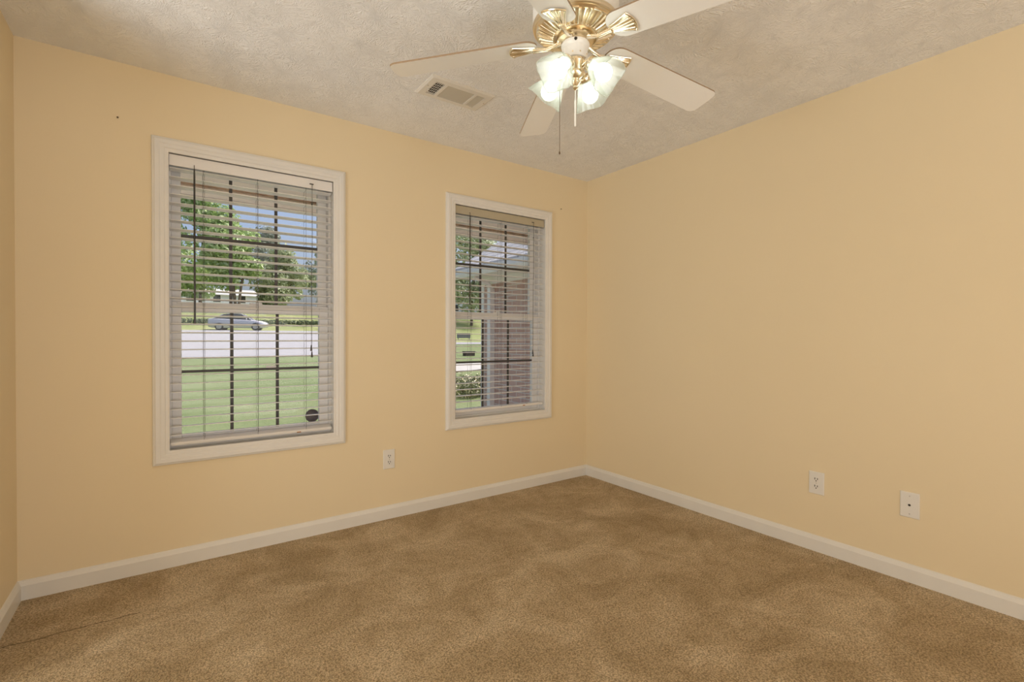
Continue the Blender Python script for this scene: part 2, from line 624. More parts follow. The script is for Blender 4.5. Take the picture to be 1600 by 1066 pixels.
# baseboards with a moulded top
def baseboard(name, p0, p1, nrm):
    prof = [(0, 0), (.014, 0), (.014, .062), (.011, .068), (.009, .073), (.006, .080), (0, .084)]
    p0, p1, nrm = Vector(p0), Vector(p1), Vector(nrm)
    d = (p1-p0).normalized()
    mb = MB()
    n = len(prof)
    vs = [p0+nrm*a+Vector((0, 0, z))+d*(a if name != 'none' else 0) for a, z in prof]
    vs += [p1+nrm*a+Vector((0, 0, z))-d*a for a, z in prof]
    fs = [tuple(range(n)), tuple(range(n, 2*n))]+[(i, (i+1) % n, n+(i+1) % n, n+i) for i in range(n)]
    mb.add(vs, fs)
    tag(mb.build(name, M['trim']), kind='structure')
baseboard('baseboard_far', (XL, D, 0), (XR, D, 0), (0, -1, 0))
baseboard('baseboard_right', (XR, YB, 0), (XR, D, 0), (-1, 0, 0))
baseboard('baseboard_left', (XL, SY1, 0), (XL, D, 0), (1, 0, 0))

# ------------------------------------------------------------------ windows
CASING = [(-.004, 0), (-.004, .012), (.002, .014), (.012, .014), (.016, .017), (.030, .017), (.036, .020), (.052, .020), (.057, .016), (.061, .015), (.065, .010), (.066, 0)]
def make_window(idx, x0, x1, z0, z1):
    w = empty('window_%d' % idx, (x0, D, z0), kind='structure')
    mb = MB()
    frame_loft(mb, x0, x1, z0, z1, D, CASING)
    mb.build('casing', M['trim'], w, smooth=False)
    mb = MB()
    ring_box(mb, x0-JT, x1+JT, z0-JT, z1+JT, D+.0005, D+WT, JT, JT, JT, JT)
    mb.build('jamb', M['trim'], w)
    # stops and tracks on the jamb
    mb = MB()
    ring_box(mb, x0, x1, z0, z1, D+.066, D+.145, .014, .014, .012, .012)
    mb.build('window_track', M['vinyl'], w)
    zm = 1.300
    gx0, gx1 = x0+.056, x1-.066
    # upper sash, outer track
    ya, yb = D+.106, D+.136
    mb = MB()
    ring_box(mb, x0+.0145, x1-.0145, zm-.025, z1-.0125, ya, yb, gx0-x0-.0145, x1-gx1-.0145, .045, .045)
    us = mb.build('upper_sash', M['vinyl'], w, bevel=.003)
    pz0, pz1 = zm+.02, z1-.0575
    MB().box((gx0, ya+.013, pz0), (gx1, ya+.017, pz1)).build('pane', M['glass'], us)
    mb = MB()
    for t in (1/3, 2/3):
        xx = gx0+(gx1-gx0)*t
        mb.box((xx-.008, ya+.008, pz0), (xx+.008, ya+.0125, pz1))
    zz = (pz0+pz1)/2+.01
    mb.box((gx0, ya+.0075, zz-.008), (gx1, ya+.0125, zz+.008))
    mb.build('muntin_grid', M['muntin'], us)
    # lower sash, inner track
    ya, yb = D+.070, D+.102
    mb = MB()
    ring_box(mb, x0+.0145, x1-.0145, z0+.0125, zm+.026, ya, yb, gx0-x0-.0145, x1-gx1-.0145, .046, .050)
    mb.box((gx0-.02, ya-.006, zm+.016), (gx1+.02, ya, zm+.026))
    ls = mb.build('lower_sash', M['vinyl'], w, bevel=.003)
    pz0, pz1 = z0+.0585, zm-.024
    MB().box((gx0, ya+.014, pz0), (gx1, ya+.018, pz1)).build('pane', M['glass'], ls)
    mb = MB()
    for t in (1/3, 2/3):
        xx = gx0+(gx1-gx0)*t
        mb.box((xx-.008, ya+.009, pz0), (xx+.008, ya+.0135, pz1))
    zz = .966
    mb.box((gx0, ya+.0085, zz-.007), (gx1, ya+.0135, zz+.007))
    mb.build('muntin_grid', M['muntin'], ls)
    if idx == 1:
        MB().box((gx0+(gx1-gx0)*.58, ya+.002, zz+.007), (gx0+(gx1-gx0)*.667-.008, ya+.008, zz+.019)).build('white_strip', M['whiteext'], ls)
    # sash lock on the meeting rail
    mb = MB().box(((x0+x1)/2-.03, ya+.004, zm+.0262), ((x0+x1)/2+.03, ya+.026, zm+.034))
    mb.tube([((x0+x1)/2, ya+.012, zm+.034), ((x0+x1)/2+.028, ya+.004, zm+.040)], .004, 6)
    mb.build('sash_lock', M['vinyl'], w)
    return w
for i, (a, b, c, d) in enumerate(WIN):
    make_window(i+1, a, b, c, d)

# ------------------------------------------------------------------ blinds
def tassel(mb, x, y, z):
    mb.lathe([(.0018, .034), (.0032, .030), (.0036, .022), (.0062, .004), (.0058, 0)], (x, y, z), 10)

def slat_mb(x0, x1, y, z, tilt, w=.050, th=.0026, crown=.0022):
    # gently crowned slat, tilted about its long axis
    mb = MB()
    n = 7
    pts = []
    for k in range(n):
        s = -w/2+w*k/(n-1)
        pts.append((s, crown*(1-(2*s/w)**2)))
    poly = [(s, h+th/2) for s, h in pts]+[(s, h-th/2) for s, h in reversed(pts)]
    ca, sa = math.cos(tilt), math.sin(tilt)
    def at(x):
        return lambda p: (x, y+p[0]*ca+p[1]*sa, z-p[0]*sa+p[1]*ca)
    mb.prism(poly, at(x0), at(x1))
    return mb

def make_blind(win, label, tilt, wand_x, ladders, pull_x, tassel_z, rail_z, rail_tilt, wand_len, valance_out):
    x0, x1, z0, z1 = win
    X0, X1 = x0+.005, x1-.007
    yc = D+.033
    root = empty('window_blind', ((x0+x1)/2, D, z1-.055), label, 'window blind', 'white slatted blinds')
    mb = MB().box((X0+.004, yc-.024, z1-.048), (X1-.004, yc+.026, z1-.006))
    mb.build('headrail', M['tan_head'] if win is WIN[1] else M['slat'], root)
    yv = D+.004-valance_out
    mb = MB()
    mb.box((X0, yv, z1-.062), (X1, yv+.005, z1-.008))
    mb.box((X0, yv-.002, z1-.062), (X1, yv, z1-.056)).box((X0, yv-.002, z1-.014), (X1, yv, z1-.008))
    mb.build('valance', M['tan_head'] if win is WIN[1] else M['slat'], root, bevel=.001)
    ztop, sp = z1-.074, .0432
    n = int((ztop-rail_z-.025)/sp)+1
    for i in range(n):
        z = ztop-i*sp
        t = tilt+random.uniform(-.012, .012)
        slat_mb(X0+.003, X1-.003, yc, z, t).build('slat', M['slat'], root, smooth=True)
    # bottom rail
    ca, sa = math.cos(rail_tilt), math.sin(rail_tilt)
    poly = [(-.025, -.006), (-.025, .006), (-.021, .009), (.021, .009), (.025, .006), (.025, -.006), (.021, -.009), (-.021, -.009)]
    def at(x):
        return lambda p: (x, yc+p[0]*ca-p[1]*sa, rail_z+p[0]*sa+p[1]*ca)
    br = MB().prism(poly, at(X0+.002), at(X1-.004)).build('bottom_rail', M['slat'], root, bevel=.0015)
    sx = x0+(x1-x0)*.76
    MB().prism([(-.012, -.003), (.012, -.003), (.009, .003), (-.010, .004)], lambda p: (sx+p[0], yc-.0255*ca, rail_z-.025*sa+p[1]-.001), lambda p: (sx+p[0], yc-.0245*ca, rail_z-.025*sa+p[1]-.001)).build('scuff', M['scuff'], br)
    for lx in ladders:
        mb = MB()
        zb = rail_z+.004
        for yy in (yc-.0262, yc+.0262):
            mb.tube([(lx, yy, z1-.055), (lx, yy, zb)], .0007, 5)
        for i in range(n):
            z = ztop-i*sp-.0035
            mb.tube([(lx, yc-.0262, z+.0262*math.sin(tilt)), (lx, yc+.0262, z-.0262*math.sin(tilt))], .0005, 4)
        mb.tube([(lx+.006, yc, z1-.055), (lx+.006, yc, zb)], .0008, 5)
        mb.build('ladder_cord', M['cord'], root)
    # tilt wand
    mb = MB()
    yw = yv-.012
    zt = z1-.058
    mb.tube([(wand_x, yv+.002, zt+.012), (wand_x, yw, zt+.010), (wand_x, yw, zt-.012)], .0015, 6)
    mb.tube([(wand_x, yw, zt-.008), (wand_x, yw, zt-.03), (wand_x, yw, zt-wand_len+.03), (wand_x, yw, zt-wand_len)], [.0025, .0040, .0046, .0046], 6)
    mb.build('tilt_wand', M['wand'], root)
    # lift cords with tassels
    mb = MB()
    mb.tube([(pull_x, yv+.001, z1-.036), (pull_x, yv-.008, z1-.04), (pull_x, yv-.008, tassel_z[0]+.03)], .0009, 5)
    mb.tube([(pull_x+.004, yv-.008, z1-.04), (pull_x+.004, yv-.010, z1-.42), (pull_x-.003, yv-.010, z1-.50), (pull_x-.004, yv-.010, tassel_z[1]+.03)], .0009, 5)
    mb.lathe([(.002, -.004), (.0042, 0), (.002, .005)], (pull_x, yv-.008, z1-.155), 10)
    mb.box((pull_x-.010, yv-.0022, z1-.040), (pull_x+.012, yv-.0002, z1-.034))
    lc = mb.build('lift_cord', M['cord'], root)
    mb = MB()
    tassel(mb, pull_x, yv-.008, tassel_z[0])
    mb.build('tassel', M['wand'], lc, smooth=True)
    mb = MB()
    tassel(mb, pull_x-.004, yv-.010, tassel_z[1])
    mb.build('tassel', M['wand'], lc, smooth=True)
    return root

make_blind(WIN[0], 'white slatted blind with long dark wand in the left, larger-looking window', math.radians(5.0),
           .125, [.164, .413, .661], .690, (1.030, 1.066), .613, math.radians(18), .79, .0)
make_blind(WIN[1], 'white slatted blind in the right-hand window nearer the room corner', math.radians(0.5),
           1.738, [1.76, 2.015, 2.251], 2.300, (1.000, 1.018), .632, math.radians(4), .63, 0.0)

# ------------------------------------------------------------------ wall plates
def outlet(name, label, cat, pos, nrm, duplex, group=None):
    # plate on the window wall (nrm (0,-1,0)) or right wall (nrm (-1,0,0))
    c = Vector(pos)
    n = Vector(nrm)
    s = Vector((0, 0, 1)).cross(n)
    U = Vector((0, 0, 1))
    root = empty(name, pos, label, cat, group)
    def P(a, z, d):
        return c+s*a+U*z+n*d
    w, h = .038, .0605
    mb = MB()
    rings = [(w, h, 0), (w, h, .0022), (w-.003, h-.003, .0055)]
    vs = []
    for a, z, d in rings:
        vs += [P(-a, -z, d), P(a, -z, d), P(a, z, d), P(-a, z, d)]
    fs = []
    for i in range(2):
        for k in range(4):
            k2 = (k+1) % 4
            fs.append((i*4+k, i*4+k2, i*4+4+k2, i*4+4+k))
    fs += [(8, 9, 10, 11), (3, 2, 1, 0)]
    mb.add(vs, fs)
    mb.build('cover_plate', M['plate'], root, bevel=.001)
    def disc(mb, a, z, r, d0, d1, nseg=16, sx=1.0, sz=1.0):
        poly = [(math.cos(2*math.pi*k/nseg)*r*sx, math.sin(2*math.pi*k/nseg)*r*sz) for k in range(nseg)]
        mb.prism(poly, lambda p: P(a+p[0], z+p[1], d0), lambda p: P(a+p[0], z+p[1], d1))
    if duplex:
        for zc in (.0195, -.0195):
            mb = MB()
            poly = []
            for k in range(24):
                t = 2*math.pi*k/24
                poly.append((.0172*math.cos(t), max(-.0135, min(.0135, .0172*math.sin(t)))))
            mb.prism(poly, lambda p: P(p[0], zc+p[1], .004), lambda p: P(p[0], zc+p[1], .0075))
            rc = mb.build('receptacle', M['plate'], root)
            mb = MB()
            for a, hh in ((-.0064, .0052), (.0064, .0045)):
                mb.prism([(a-.0018, .0), (a+.0018, .0), (a+.0018, 2*hh), (a-.0018, 2*hh)], lambda p: P(p[0], zc+p[1]-.001, .007), lambda p: P(p[0], zc+p[1]-.001, .0079))
            disc(mb, 0, zc-.0075, .0031, .007, .0079, 12)
            mb.build('socket_slots', M['slot'], rc)
        mb = MB()
        disc(mb, 0, 0, .0026, .005, .0066, 12)
        mb.build('screw', M['steel'], root)
    else:
        mb = MB()
        disc(mb, 0, 0, .0085, .005, .0068, 6)
        j = mb.build('jack', M['plate'], root)
        mb = MB()
        disc(mb, 0, 0, .0052, .0064, .0075, 16)
        mb.build('jack_hole', M['slot'], j)
        for zc in (.042, -.042):
            mb = MB()
            disc(mb, 0, zc, .0027, .005, .0066, 12)
            mb.build('screw', M['steel'], root)
    return root
outlet('wall_outlet', 'white duplex power outlet on the window wall below and between the windows', 'outlet', (1.153, D, .375), (0, -1, 0), True)
outlet('wall_outlet', 'white duplex power outlet on the right-hand wall, left of the cable plate', 'outlet', (XR, 1.191, .367), (-1, 0, 0), True)
outlet('cable_plate', 'white wall plate with a single round cable hole on the right-hand wall', 'wall plate', (XR, .786, .363), (-1, 0, 0), False)

# nails left in the window wall
for (x, z, lab) in ((-.177, 2.178, 'small dark nail high in the wall, upper left of the left window'), (2.577, 2.168, 'small dark nail in the wall, upper right of the right window')):
    mb = MB().lathe([(.0012, 0), (.0012, .006), (.0040, .0065), (.0042, .008), (.002, .0088)], (x, D+.0005, z), 12, Matrix.Rotation(math.radians(90), 3, 'X'))
    tag(mb.build('nail', M['nail']), lab, 'nail', 'nails in the window wall')

# ------------------------------------------------------------------ ceiling register
def make_vent():
    # 3-way register; long side along X
    x0, x1, y0, y1 = 1.075, 1.447, 2.190, 2.402
    root = empty('ceiling_vent', ((x0+x1)/2, (y0+y1)/2, H), 'white three-section air vent register set in the ceiling', 'vent')
    gx0, gx1, gy0, gy1 = x0+.042, x1-.042, y0+.042, y1-.038
    z1 = H-.010
    mb = MB()
    outer = [(x0, y0), (x1, y0), (x1, y1), (x0, y1)]
    inner = [(gx0, gy0), (gx1, gy0), (gx1, gy1), (gx0, gy1)]
    rings = [[(*p, H) for p in outer], [(*p, H-.003) for p in outer]]
    k = .010
    mid = [(x0+k, y0+k), (x1-k, y0+k), (x1-k, y1-k), (x0+k, y1-k)]
    rings += [[(*p, z1) for p in mid], [(*p, z1) for p in inner], [(*p, H-.001) for p in inner]]
    vs = [p for r in rings for p in r]
    fs = []
    for i in range(len(rings)-1):
        for q in range(4):
            q2 = (q+1) % 4
            fs.append((i*4+q, i*4+q2, i*4+4+q2, i*4+4+q))
    mb.add(vs, fs)
    s1, s2 = gx0+.0505, gx1-.049
    mb.box((s1, gy0, z1), (s1+.016, gy1, H-.001)).box((s2-.014, gy0, z1), (s2, gy1, H-.001))
    mb.build('register_frame', M['ventwhite'], root)
    # open louvres at one end
    mb = MB().box((gx0, gy0, H-.0014), (s1, gy1, H-.0008))
    mb.build('duct_opening', M['ventdark'], root)
    mb = MB()
    nl = 5
    for i in range(nl):
        xx = gx0+(s1-gx0)*(i+.5)/nl
        mb.add([(xx+.003, gy0, H-.0015), (xx-.002, gy0, z1+.001), (xx-.0005, gy0, z1+.001), (xx+.0045, gy0, H-.0015),
                (xx+.003, gy1, H-.0015), (xx-.002, gy1, z1+.001), (xx-.0005, gy1, z1+.001), (xx+.0045, gy1, H-.0015)],
               [(0, 1, 2, 3), (7, 6, 5, 4), (0, 4, 5, 1), (1, 5, 6, 2), (2, 6, 7, 3), (3, 7, 4, 0)])
    for j in range(6):
        yy = gy0+(gy1-gy0)*(j+.5)/6
        mb.box((gx0, yy-.0012, z1+.002), (s1, yy+.0012, z1+.004))
    mb.build('end_louvre', M['ventwhite'], root)
    # middle louvres, long direction, and the far end
    mb = MB().box((s1+.016, gy0, H-.002), (s2-.014, gy1, H-.001))
    for i in range(9):
        yy = gy0+(gy1-gy0)*(i+.5)/9
        mb.add([(s1+.016, yy-.008, H-.003), (s1+.016, yy+.006, z1+.002), (s2-.014, yy+.006, z1+.002), (s2-.014, yy-.008, H-.003)], [(0, 1, 2, 3)])
    mb.build('middle_louvre', M['ventgrey'], root)
    mb = MB().box((s2, gy0, H-.002), (gx1, gy1, H-.001))
    for i in range(5):
        xx = s2+(gx1-s2)*(i+.5)/5
        mb.add([(xx-.006, gy0, H-.003), (xx+.006, gy0, z1+.002), (xx+.006, gy1, z1+.002), (xx-.006, gy1, H-.003)], [(0, 1, 2, 3)])
    mb.build('end_louvre', M['ventgrey'], root)
    for xx in (x0+.020, x1-.020):
        MB().lathe([(.0036, z1-.0005), (.0032, z1-.0022), (.001, z1-.0028)], (xx, (y0+y1)/2-.01, 0), 12).build('screw', M['ventgrey'], root)
    mb = MB().tube([(gx0-.008, y0+.125, z1), (gx0-.008, y0+.125, z1-.018)], .0022, 6)
    mb.build('damper_lever', M['ventwhite'], root)
make_vent()

# ------------------------------------------------------------------ ceiling fan
FX, FY = 1.1757, 1.2771
ZB = 2.181          # blade plane at the hub
DROOP = .0642
PH0 = math.radians(137.43)
def make_fan():
    root = empty('ceiling_fan', (FX, FY, H), 'white five-blade ceiling fan with brass trim and four lit glass shades', 'ceiling fan')
    c = (FX, FY, 0)
    MB().lathe([(.095, H), (.118, H-.012), (.142, H-.045), (.149, H-.075), (.149, ZB+.080), (.146, ZB+.066)], c, 64).build('motor_housing', M['fanwhite'], root, smooth=True)
    MB().lathe([(.141, ZB+.066), (.147, ZB+.065), (.150, ZB+.058), (.148, ZB+.049), (.143, ZB+.046), (.137, ZB+.047)], c, 64, cap=False).build('brass_band', M['brassd'], root, smooth=True)
    # radial vents: dished disc with raised ribs
    MB().lathe([(.142, ZB+.049), (.137, ZB+.043), (.074, ZB+.020), (.058, ZB+.018)], c, 64, cap=True).build('vent_dish', M['brassd'], root, smooth=True)
    mb = MB()
    for k in range(40):
        a = 2*math.pi*k/40
        ca, sa = math.cos(a), math.sin(a)
        p0 = Vector((FX+.078*ca, FY+.078*sa, ZB+.019))
        p1 = Vector((FX+.130*ca, FY+.130*sa, ZB+.039))
        mb.tube([p0, (p0+p1)/2+Vector((0, 0, -.001)), p1], [.0034, .0050, .0062], 8)
    for k in range(5):
        a0 = 2*math.pi*(k*8+4.2)/40
        a1 = 2*math.pi*(k*8+9.8)/40
        for r, z, t in ((.133, ZB+.039, .0042), (.077, ZB+.018, .0032)):
            mb.tube([(FX+r*math.cos(a0+(a1-a0)*j/10), FY+r*math.sin(a0+(a1-a0)*j/10), z) for j in range(11)], t, 8)
    mb.build('vent_ribs', M['brass'], root, smooth=True)
    # flywheel, switch housing
    MB().lathe([(.062, ZB+.022), (.066, ZB+.014), (.064, ZB+.004), (.052, ZB+.000), (.046, ZB-.003)], c, 48).build('flywheel', M['brassd'], root, smooth=True)
    sh = MB().lathe([(.040, ZB-.001), (.048, ZB-.004), (.050, ZB-.010), (.049, ZB-.016), (.043, ZB-.022), (.043, ZB-.054), (.039, ZB-.060), (.025, ZB-.062)], c, 48).build('switch_housing', M['fanwhite'], root, smooth=True)
    ad = math.radians(229)
    mb = MB().tube([(FX+.046*math.cos(ad), FY+.046*math.sin(ad), ZB-.012), (FX+.0515*math.cos(ad), FY+.0515*math.sin(ad), ZB-.012)], .0052, 12)
    mb.build('reverse_switch', M['slot'], sh)
    for a in (215, 250, 292):
        t = math.radians(a)
        mb = MB().tube([(FX+.042*math.cos(t), FY+.042*math.sin(t), ZB-.050), (FX+.0448*math.cos(t), FY+.0448*math.sin(t), ZB-.050)], .0026, 8)
        mb.build('screw', M['brassd'], sh)
    # blades with irons
    for k in range(5):
        a = PH0+k*2*math.pi/5
        er = Vector((math.cos(a), math.sin(a), -DROOP/.66)).normalized()
        et = Vector((-math.sin(a), math.cos(a), 0))
        pit = math.radians(-11)
        en0 = er.cross(et)
        t2 = et*math.cos(pit)+en0*math.sin(pit)
        n2 = er.cross(t2)
        hub = Vector((FX, FY, ZB+.004))
        def P(r, s, h):
            return hub+er*r+t2*s+n2*h
        # blade outline
        out = []
        def arc(cx, cy, r, t0, t1, n=7):
            for j in range(n):
                t = math.radians(t0+(t1-t0)*j/(n-1))
                out.append((cx+r*math.cos(t), cy+r*math.sin(t)))
        wr, wt = .058, .067
        arc(.662-.028, wt-.028, .028, 0, 88)
        arc(.135+.05, wr-.05, .05, 92, 180)
        arc(.135+.05, -wr+.05, .05, 180, 268)
        arc(.662-.028, -wt+.028, .028, 272, 360)
        mb = MB()
        mb.prism(out, lambda p: P(p[0], p[1], .0035), lambda p: P(p[0], p[1], .0095))
        nq = len(out)
        mb.mi = [0, 0]+[1]*nq
        mb.build('blade', [M['fanwhite'], M['bladeedge']], root)
        # iron: arm from the flywheel and a ribbed fan-shaped shell under the blade root
        mb = MB()
        mb.tube([P(.052, 0, .006), P(.078, 0, -.004), P(.104, 0, -.009), P(.130, 0, -.006), P(.150, 0, -.004)], [.010, .008, .0072, .0085, .0105], 12)
        ns, nr = 13, 8
        vs, fs = [], []
        for i in range(nr):
            u = i/(nr-1)
            r = .144+.076*u
            hw = .013+.027*u**1.15
            for j in range(ns):
                s = -1+2*j/(ns-1)
                bulge = .006+.004*math.cos(s*math.pi*3)*u+.003*math.sin(u*math.pi)
                rr = r+.012*u*(1-s*s)
                vs.append(P(rr, s*hw, .0035-bulge*(1-abs(s)**6)-.001))
        for i in range(nr-1):
            for j in range(ns-1):
                fs.append((i*ns+j, i*ns+j+1, (i+1)*ns+j+1, (i+1)*ns+j))
        nb = len(vs)
        for i in range(nr):
            u = i/(nr-1)
            for s in (-1, 1):
                vs.append(P(.144+.076*u, s*(.013+.027*u**1.15), .0034))
        mb.add(vs, fs)
        # rolled rim and ribs
        for s in (-1, 1):
            mb.tube([P(.144+.076*u, s*(.013+.027*u**1.15), -.001) for u in (0, .25, .5, .75, 1)], .0028, 8)
        mb.tube([P(.220+.012*(1-s*s), s*.040, -.002) for s in [-1+.2*q for q in range(11)]], .0036, 8)
        for s in (-.6, -.2, .2, .6):
            mb.tube([P(.144+.076*u+.012*u*(1-s*s), s*(.013+.027*u**1.15), -.0065) for u in (.05, .5, .95)], .0024, 8)
        mb.build('blade_iron', M['brass'], root, smooth=True)
    # light kit: brass fitter, arms, shades, bulbs
    MB().lathe([(.030, ZB-.061), (.040, ZB-.065), (.042, ZB-.074), (.033, ZB-.088), (.024, ZB-.098), (.029, ZB-.108), (.025, ZB-.118), (.014, ZB-.126), (.018, ZB-.135), (.012, ZB-.145), (.007, ZB-.150), (.010, ZB-.157), (.002, ZB-.164)], c, 36).build('light_fitter', M['brass'], root, smooth=True)
    for deg in (197, 287, 17, 107):
        a = math.radians(deg)
        rad = Vector((math.cos(a), math.sin(a), 0))
        tan = Vector((-math.sin(a), math.cos(a), 0))
        ax = (rad*math.cos(math.radians(44))+Vector((0, 0, -1))*math.sin(math.radians(44))).normalized()
        side = tan
        upv = side.cross(ax)
        base = Vector((FX, FY, ZB-.080))+rad*.050
        mb = MB()
        mb.tube([Vector((FX, FY, ZB-.086))+rad*.026, base-ax*.004, base+ax*.012], [.009, .010, .012], 14)
        rot = Matrix((side, upv, ax)).transposed()
        mb.lathe([(.012, .008), (.023, .010), (.026, .014), (.026, .030), (.023, .034)], base, 28, rot)
        mb.build('light_arm', M['brass'], root, smooth=True)
        # shade: round neck opening into a pleated square tulip
        nseg, nr = 96, 14
        vs, fs = [], []
        for layer in (0, 1):
            for i in range(nr):
                u = i/(nr-1)
                rb = .025+.032*u**.9
                for k in range(nseg):
                    t = 2*math.pi*k/nseg
                    sq = (abs(math.cos(t))**4+abs(math.sin(t))**4)**-.25
                    sqr = 1+(sq-1)*min(1, u*1.3)
                    # flutes run the length of the glass, deepest near the corners
                    corner = (sq-1)/.19
                    pl = .0030*u*(abs(((t*16/(2*math.pi)) % 1)-.5)*2)*(.35+.65*corner)
                    rr = rb*sqr+pl-(.0030 if layer else 0)
                    zz = .026+u*(.086+.004*corner*u)
                    vs.append(base+rot @ Vector((rr*math.cos(t), rr*math.sin(t), zz)))
        L = nr*nseg
        for layer in (0, 1):
            for i in range(nr-1):
                for k in range(nseg):
                    k2 = (k+1) % nseg
                    fs.append((layer*L+i*nseg+k, layer*L+i*nseg+k2, layer*L+(i+1)*nseg+k2, layer*L+(i+1)*nseg+k))
        for i in (0, nr-1):
            for k in range(nseg):
                k2 = (k+1) % nseg
                fs.append((i*nseg+k, i*nseg+k2, L+i*nseg+k2, L+i*nseg+k))
        mb = MB().add(vs, fs)
        for q in range(1, nseg+1):
            mb.mi[-q] = 1
        sh = mb.build('glass_shade', [M['shade'], M['shade_rim']], root, smooth=True)
        mb = MB()
        prof = [(.010, .026), (.0125, .034), (.0135, .054)]
        for j in range(1, 13):
            t = math.pi*(.18+.82*j/12)
            prof.append((max(.0008, .030*math.sin(t)), .082-.030*math.cos(t)))
        mb.lathe(prof, base, 28, rot)
        mb.build('light_bulb', M['bulb'], sh, smooth=True)
    # pull chains
    def at(px, py):
        return (FX+px, FY+py)
    x, y = at(.010, .010)
    mb = MB().tube([(x, y, ZB-.15), (x, y, 1.990)], .0014, 8)
    ch = mb.build('pull_chain', M['fanwhite'], root)
    MB().lathe([(.0018, 0), (.0032, .003), (.0032, .090), (.0016, .096)], (x, y, 1.897), 12).build('chain_fob', M['fanwhite'], ch, smooth=True)
    x, y = at(-.050, .024)
    mb = MB().tube([(x+.014, y-.004, ZB-.056), (x, y, ZB-.075), (x, y, 1.800)], .0009, 6)
    ch = mb.build('pull_chain', M['nail'], root)
    MB().lathe([(.0012, 0), (.0026, .003), (.0026, .008), (.001, .011)], (x, y, 1.790), 10).build('chain_fob', M['nail'], ch)
make_fan()

# dial fixed outside the left window
dl = empty('round_dial', (.729, D+.165, .668), 'dark round dial on a thin bracket outside the lower right of the left window', 'dial')
MB().lathe([(.002, -.004), (.036, -.004), (.039, 0), (.039, .008), (.036, .010), (.002, .010)], (.729, D+.165, .668), 36, Matrix.Rotation(math.radians(90), 3, 'X')).build('dial_face', M['disc'], dl, smooth=True)
MB().box((.768, D+.152, .614), (.778, D+.172, .731)).box((.756, D+.162, .664), (.770, D+.170, .672)).build('bracket', M['greybox'], dl)

# ------------------------------------------------------------------ outdoors: terrain
PROF = [(3.1, -.45), (8, -.45), (24, .18), (46, 1.53), (49, 1.55), (53, 2.25), (60, 3.85), (95, 5.6), (160, 7.5)]
def tz(y):
    for (a, za), (b, zb) in zip(PROF, PROF[1:]):
        if y <= b:
            return za+(zb-za)*(y-a)/(b-a)
    return PROF[-1][1]
def strip(name, mat, ynear, yfar, xa, xb, dz, nx=40, ny=24, **kw):
    vs, fs = [], []
    for i in range(nx+1):
        x = xa+(xb-xa)*i/nx
        y0, y1 = ynear(x), yfar(x)
        for j in range(ny+1):
            y = y0+(y1-y0)*j/ny
            vs.append((x, y, tz(y)+dz))
    for i in range(nx):
        for j in range(ny):
            k = i*(ny+1)+j
            fs.append((k, k+ny+1, k+ny+2, k+1))
    return tag(MB().add(vs, fs).build(name, mat), kind='structure', **kw)
def ss(x, a, b):
    t = max(0, min(1, (x-a)/(b-a)))
    return t*t*(3-2*t)
rn = lambda x: 24+6.0*ss(x, 8.5, 14)
rf = lambda x: 46-14.2*ss(x, 11, 17)
strip('lawn', M['grass'], lambda x: D+WT+.02, lambda x: rn(x), -30, 45, 0, 60, 30)
strip('road', M['asphalt'], rn, rf, -30, 45, .02, 75, 22)
strip('verge', M['grassdry'], rf, lambda x: 160, -60, 90, .0, 100, 60)
strip('driveway', M['concrete'], lambda x: 15.2+.35*(x-8), lambda x: 17.4+.35*(x-8), 7.6, 20, .03, 20, 8)

tag(MB().box((-2.6, D+WT+.01, -.60), (3.98, 5.9, -.40)).build('bounce_slab', M['bounce_white']), kind='structure')  # unseen pale slab added to bounce light up to the soffit

# porch eave of this house, over both windows
ev = empty('porch_eave', (.5, 3.6, 2.15), 'beige porch soffit with a stained brown strip seen through the top of the windows', 'eave')
ex0, ex1 = -2.5, 3.55
MB().box((ex0, D+WT+.005, 2.15), (ex1, 3.83, 2.18)).build('soffit', M['soffit'], ev)
MB().box((ex0, 3.83, 2.158), (ex1, 3.91, 2.19)).build('vent_strip', M['rust'], ev)
MB().box((ex0, 3.91, 2.146), (ex1, 4.14, 2.18)).build('soffit', M['soffit'], ev)
MB().box((ex0, 4.14, 2.13), (ex1, 4.17, 2.33)).build('fascia', M['whiteext'], ev)
MB().add([(ex0, D+WT, 2.70), (ex1, D+WT, 2.70), (ex1, 4.22, 2.32), (ex0, 4.22, 2.32), (ex0, D+WT, 2.73), (ex1, D+WT, 2.73), (ex1, 4.22, 2.35), (ex0, 4.22, 2.35)],
         [(0, 1, 2, 3), (4, 5, 6, 7), (0, 1, 5, 4), (1, 2, 6, 5), (2, 3, 7, 6), (3, 0, 4, 7)]).build('roof', M['shingle'], ev)

# brick wing of the house, right of the second window
wg = empty('brick_wing', (4.0, 5.0, -.45), 'red brick wing with white gutter and grey shingled roof outside the right window', 'building')
WX, WY1 = 4.0, 6.43
MB().box((WX, D+WT+.005, -.45), (7.5, WY1, 1.93)).build('wall', M['brick'], wg)
MB().box((WX-.02, D+WT+.005, 1.93), (7.5, WY1+.02, 2.06)).build('frieze_board', M['whiteext'], wg)
MB().box((WX-.30, D+WT+.01, 2.04), (WX-.02, WY1+.25, 2.062)).build('soffit', M['whiteext'], wg)
mb = MB()
gp = [(0, 0), (-.085, 0), (-.11, .05), (-.11, .115), (-.10, .115), (-.10, .055), (-.08, .012), (0, .012)]
mb.prism(gp, lambda p: (WX-.30+p[0], D+WT+.02, 2.02+p[1]), lambda p: (WX-.30+p[0], WY1+.25, 2.02+p[1]))
mb.build('gutter', M['whiteext'], wg)
mb = MB()
dsY = 6.11
mb.box((WX-.085, dsY-.04, -.40), (WX-.005, dsY+.04, 1.86))
mb.tube([(WX-.045, dsY, 1.85), (WX-.10, dsY, 1.93), (WX-.34, dsY, 2.02)], .038, 8)
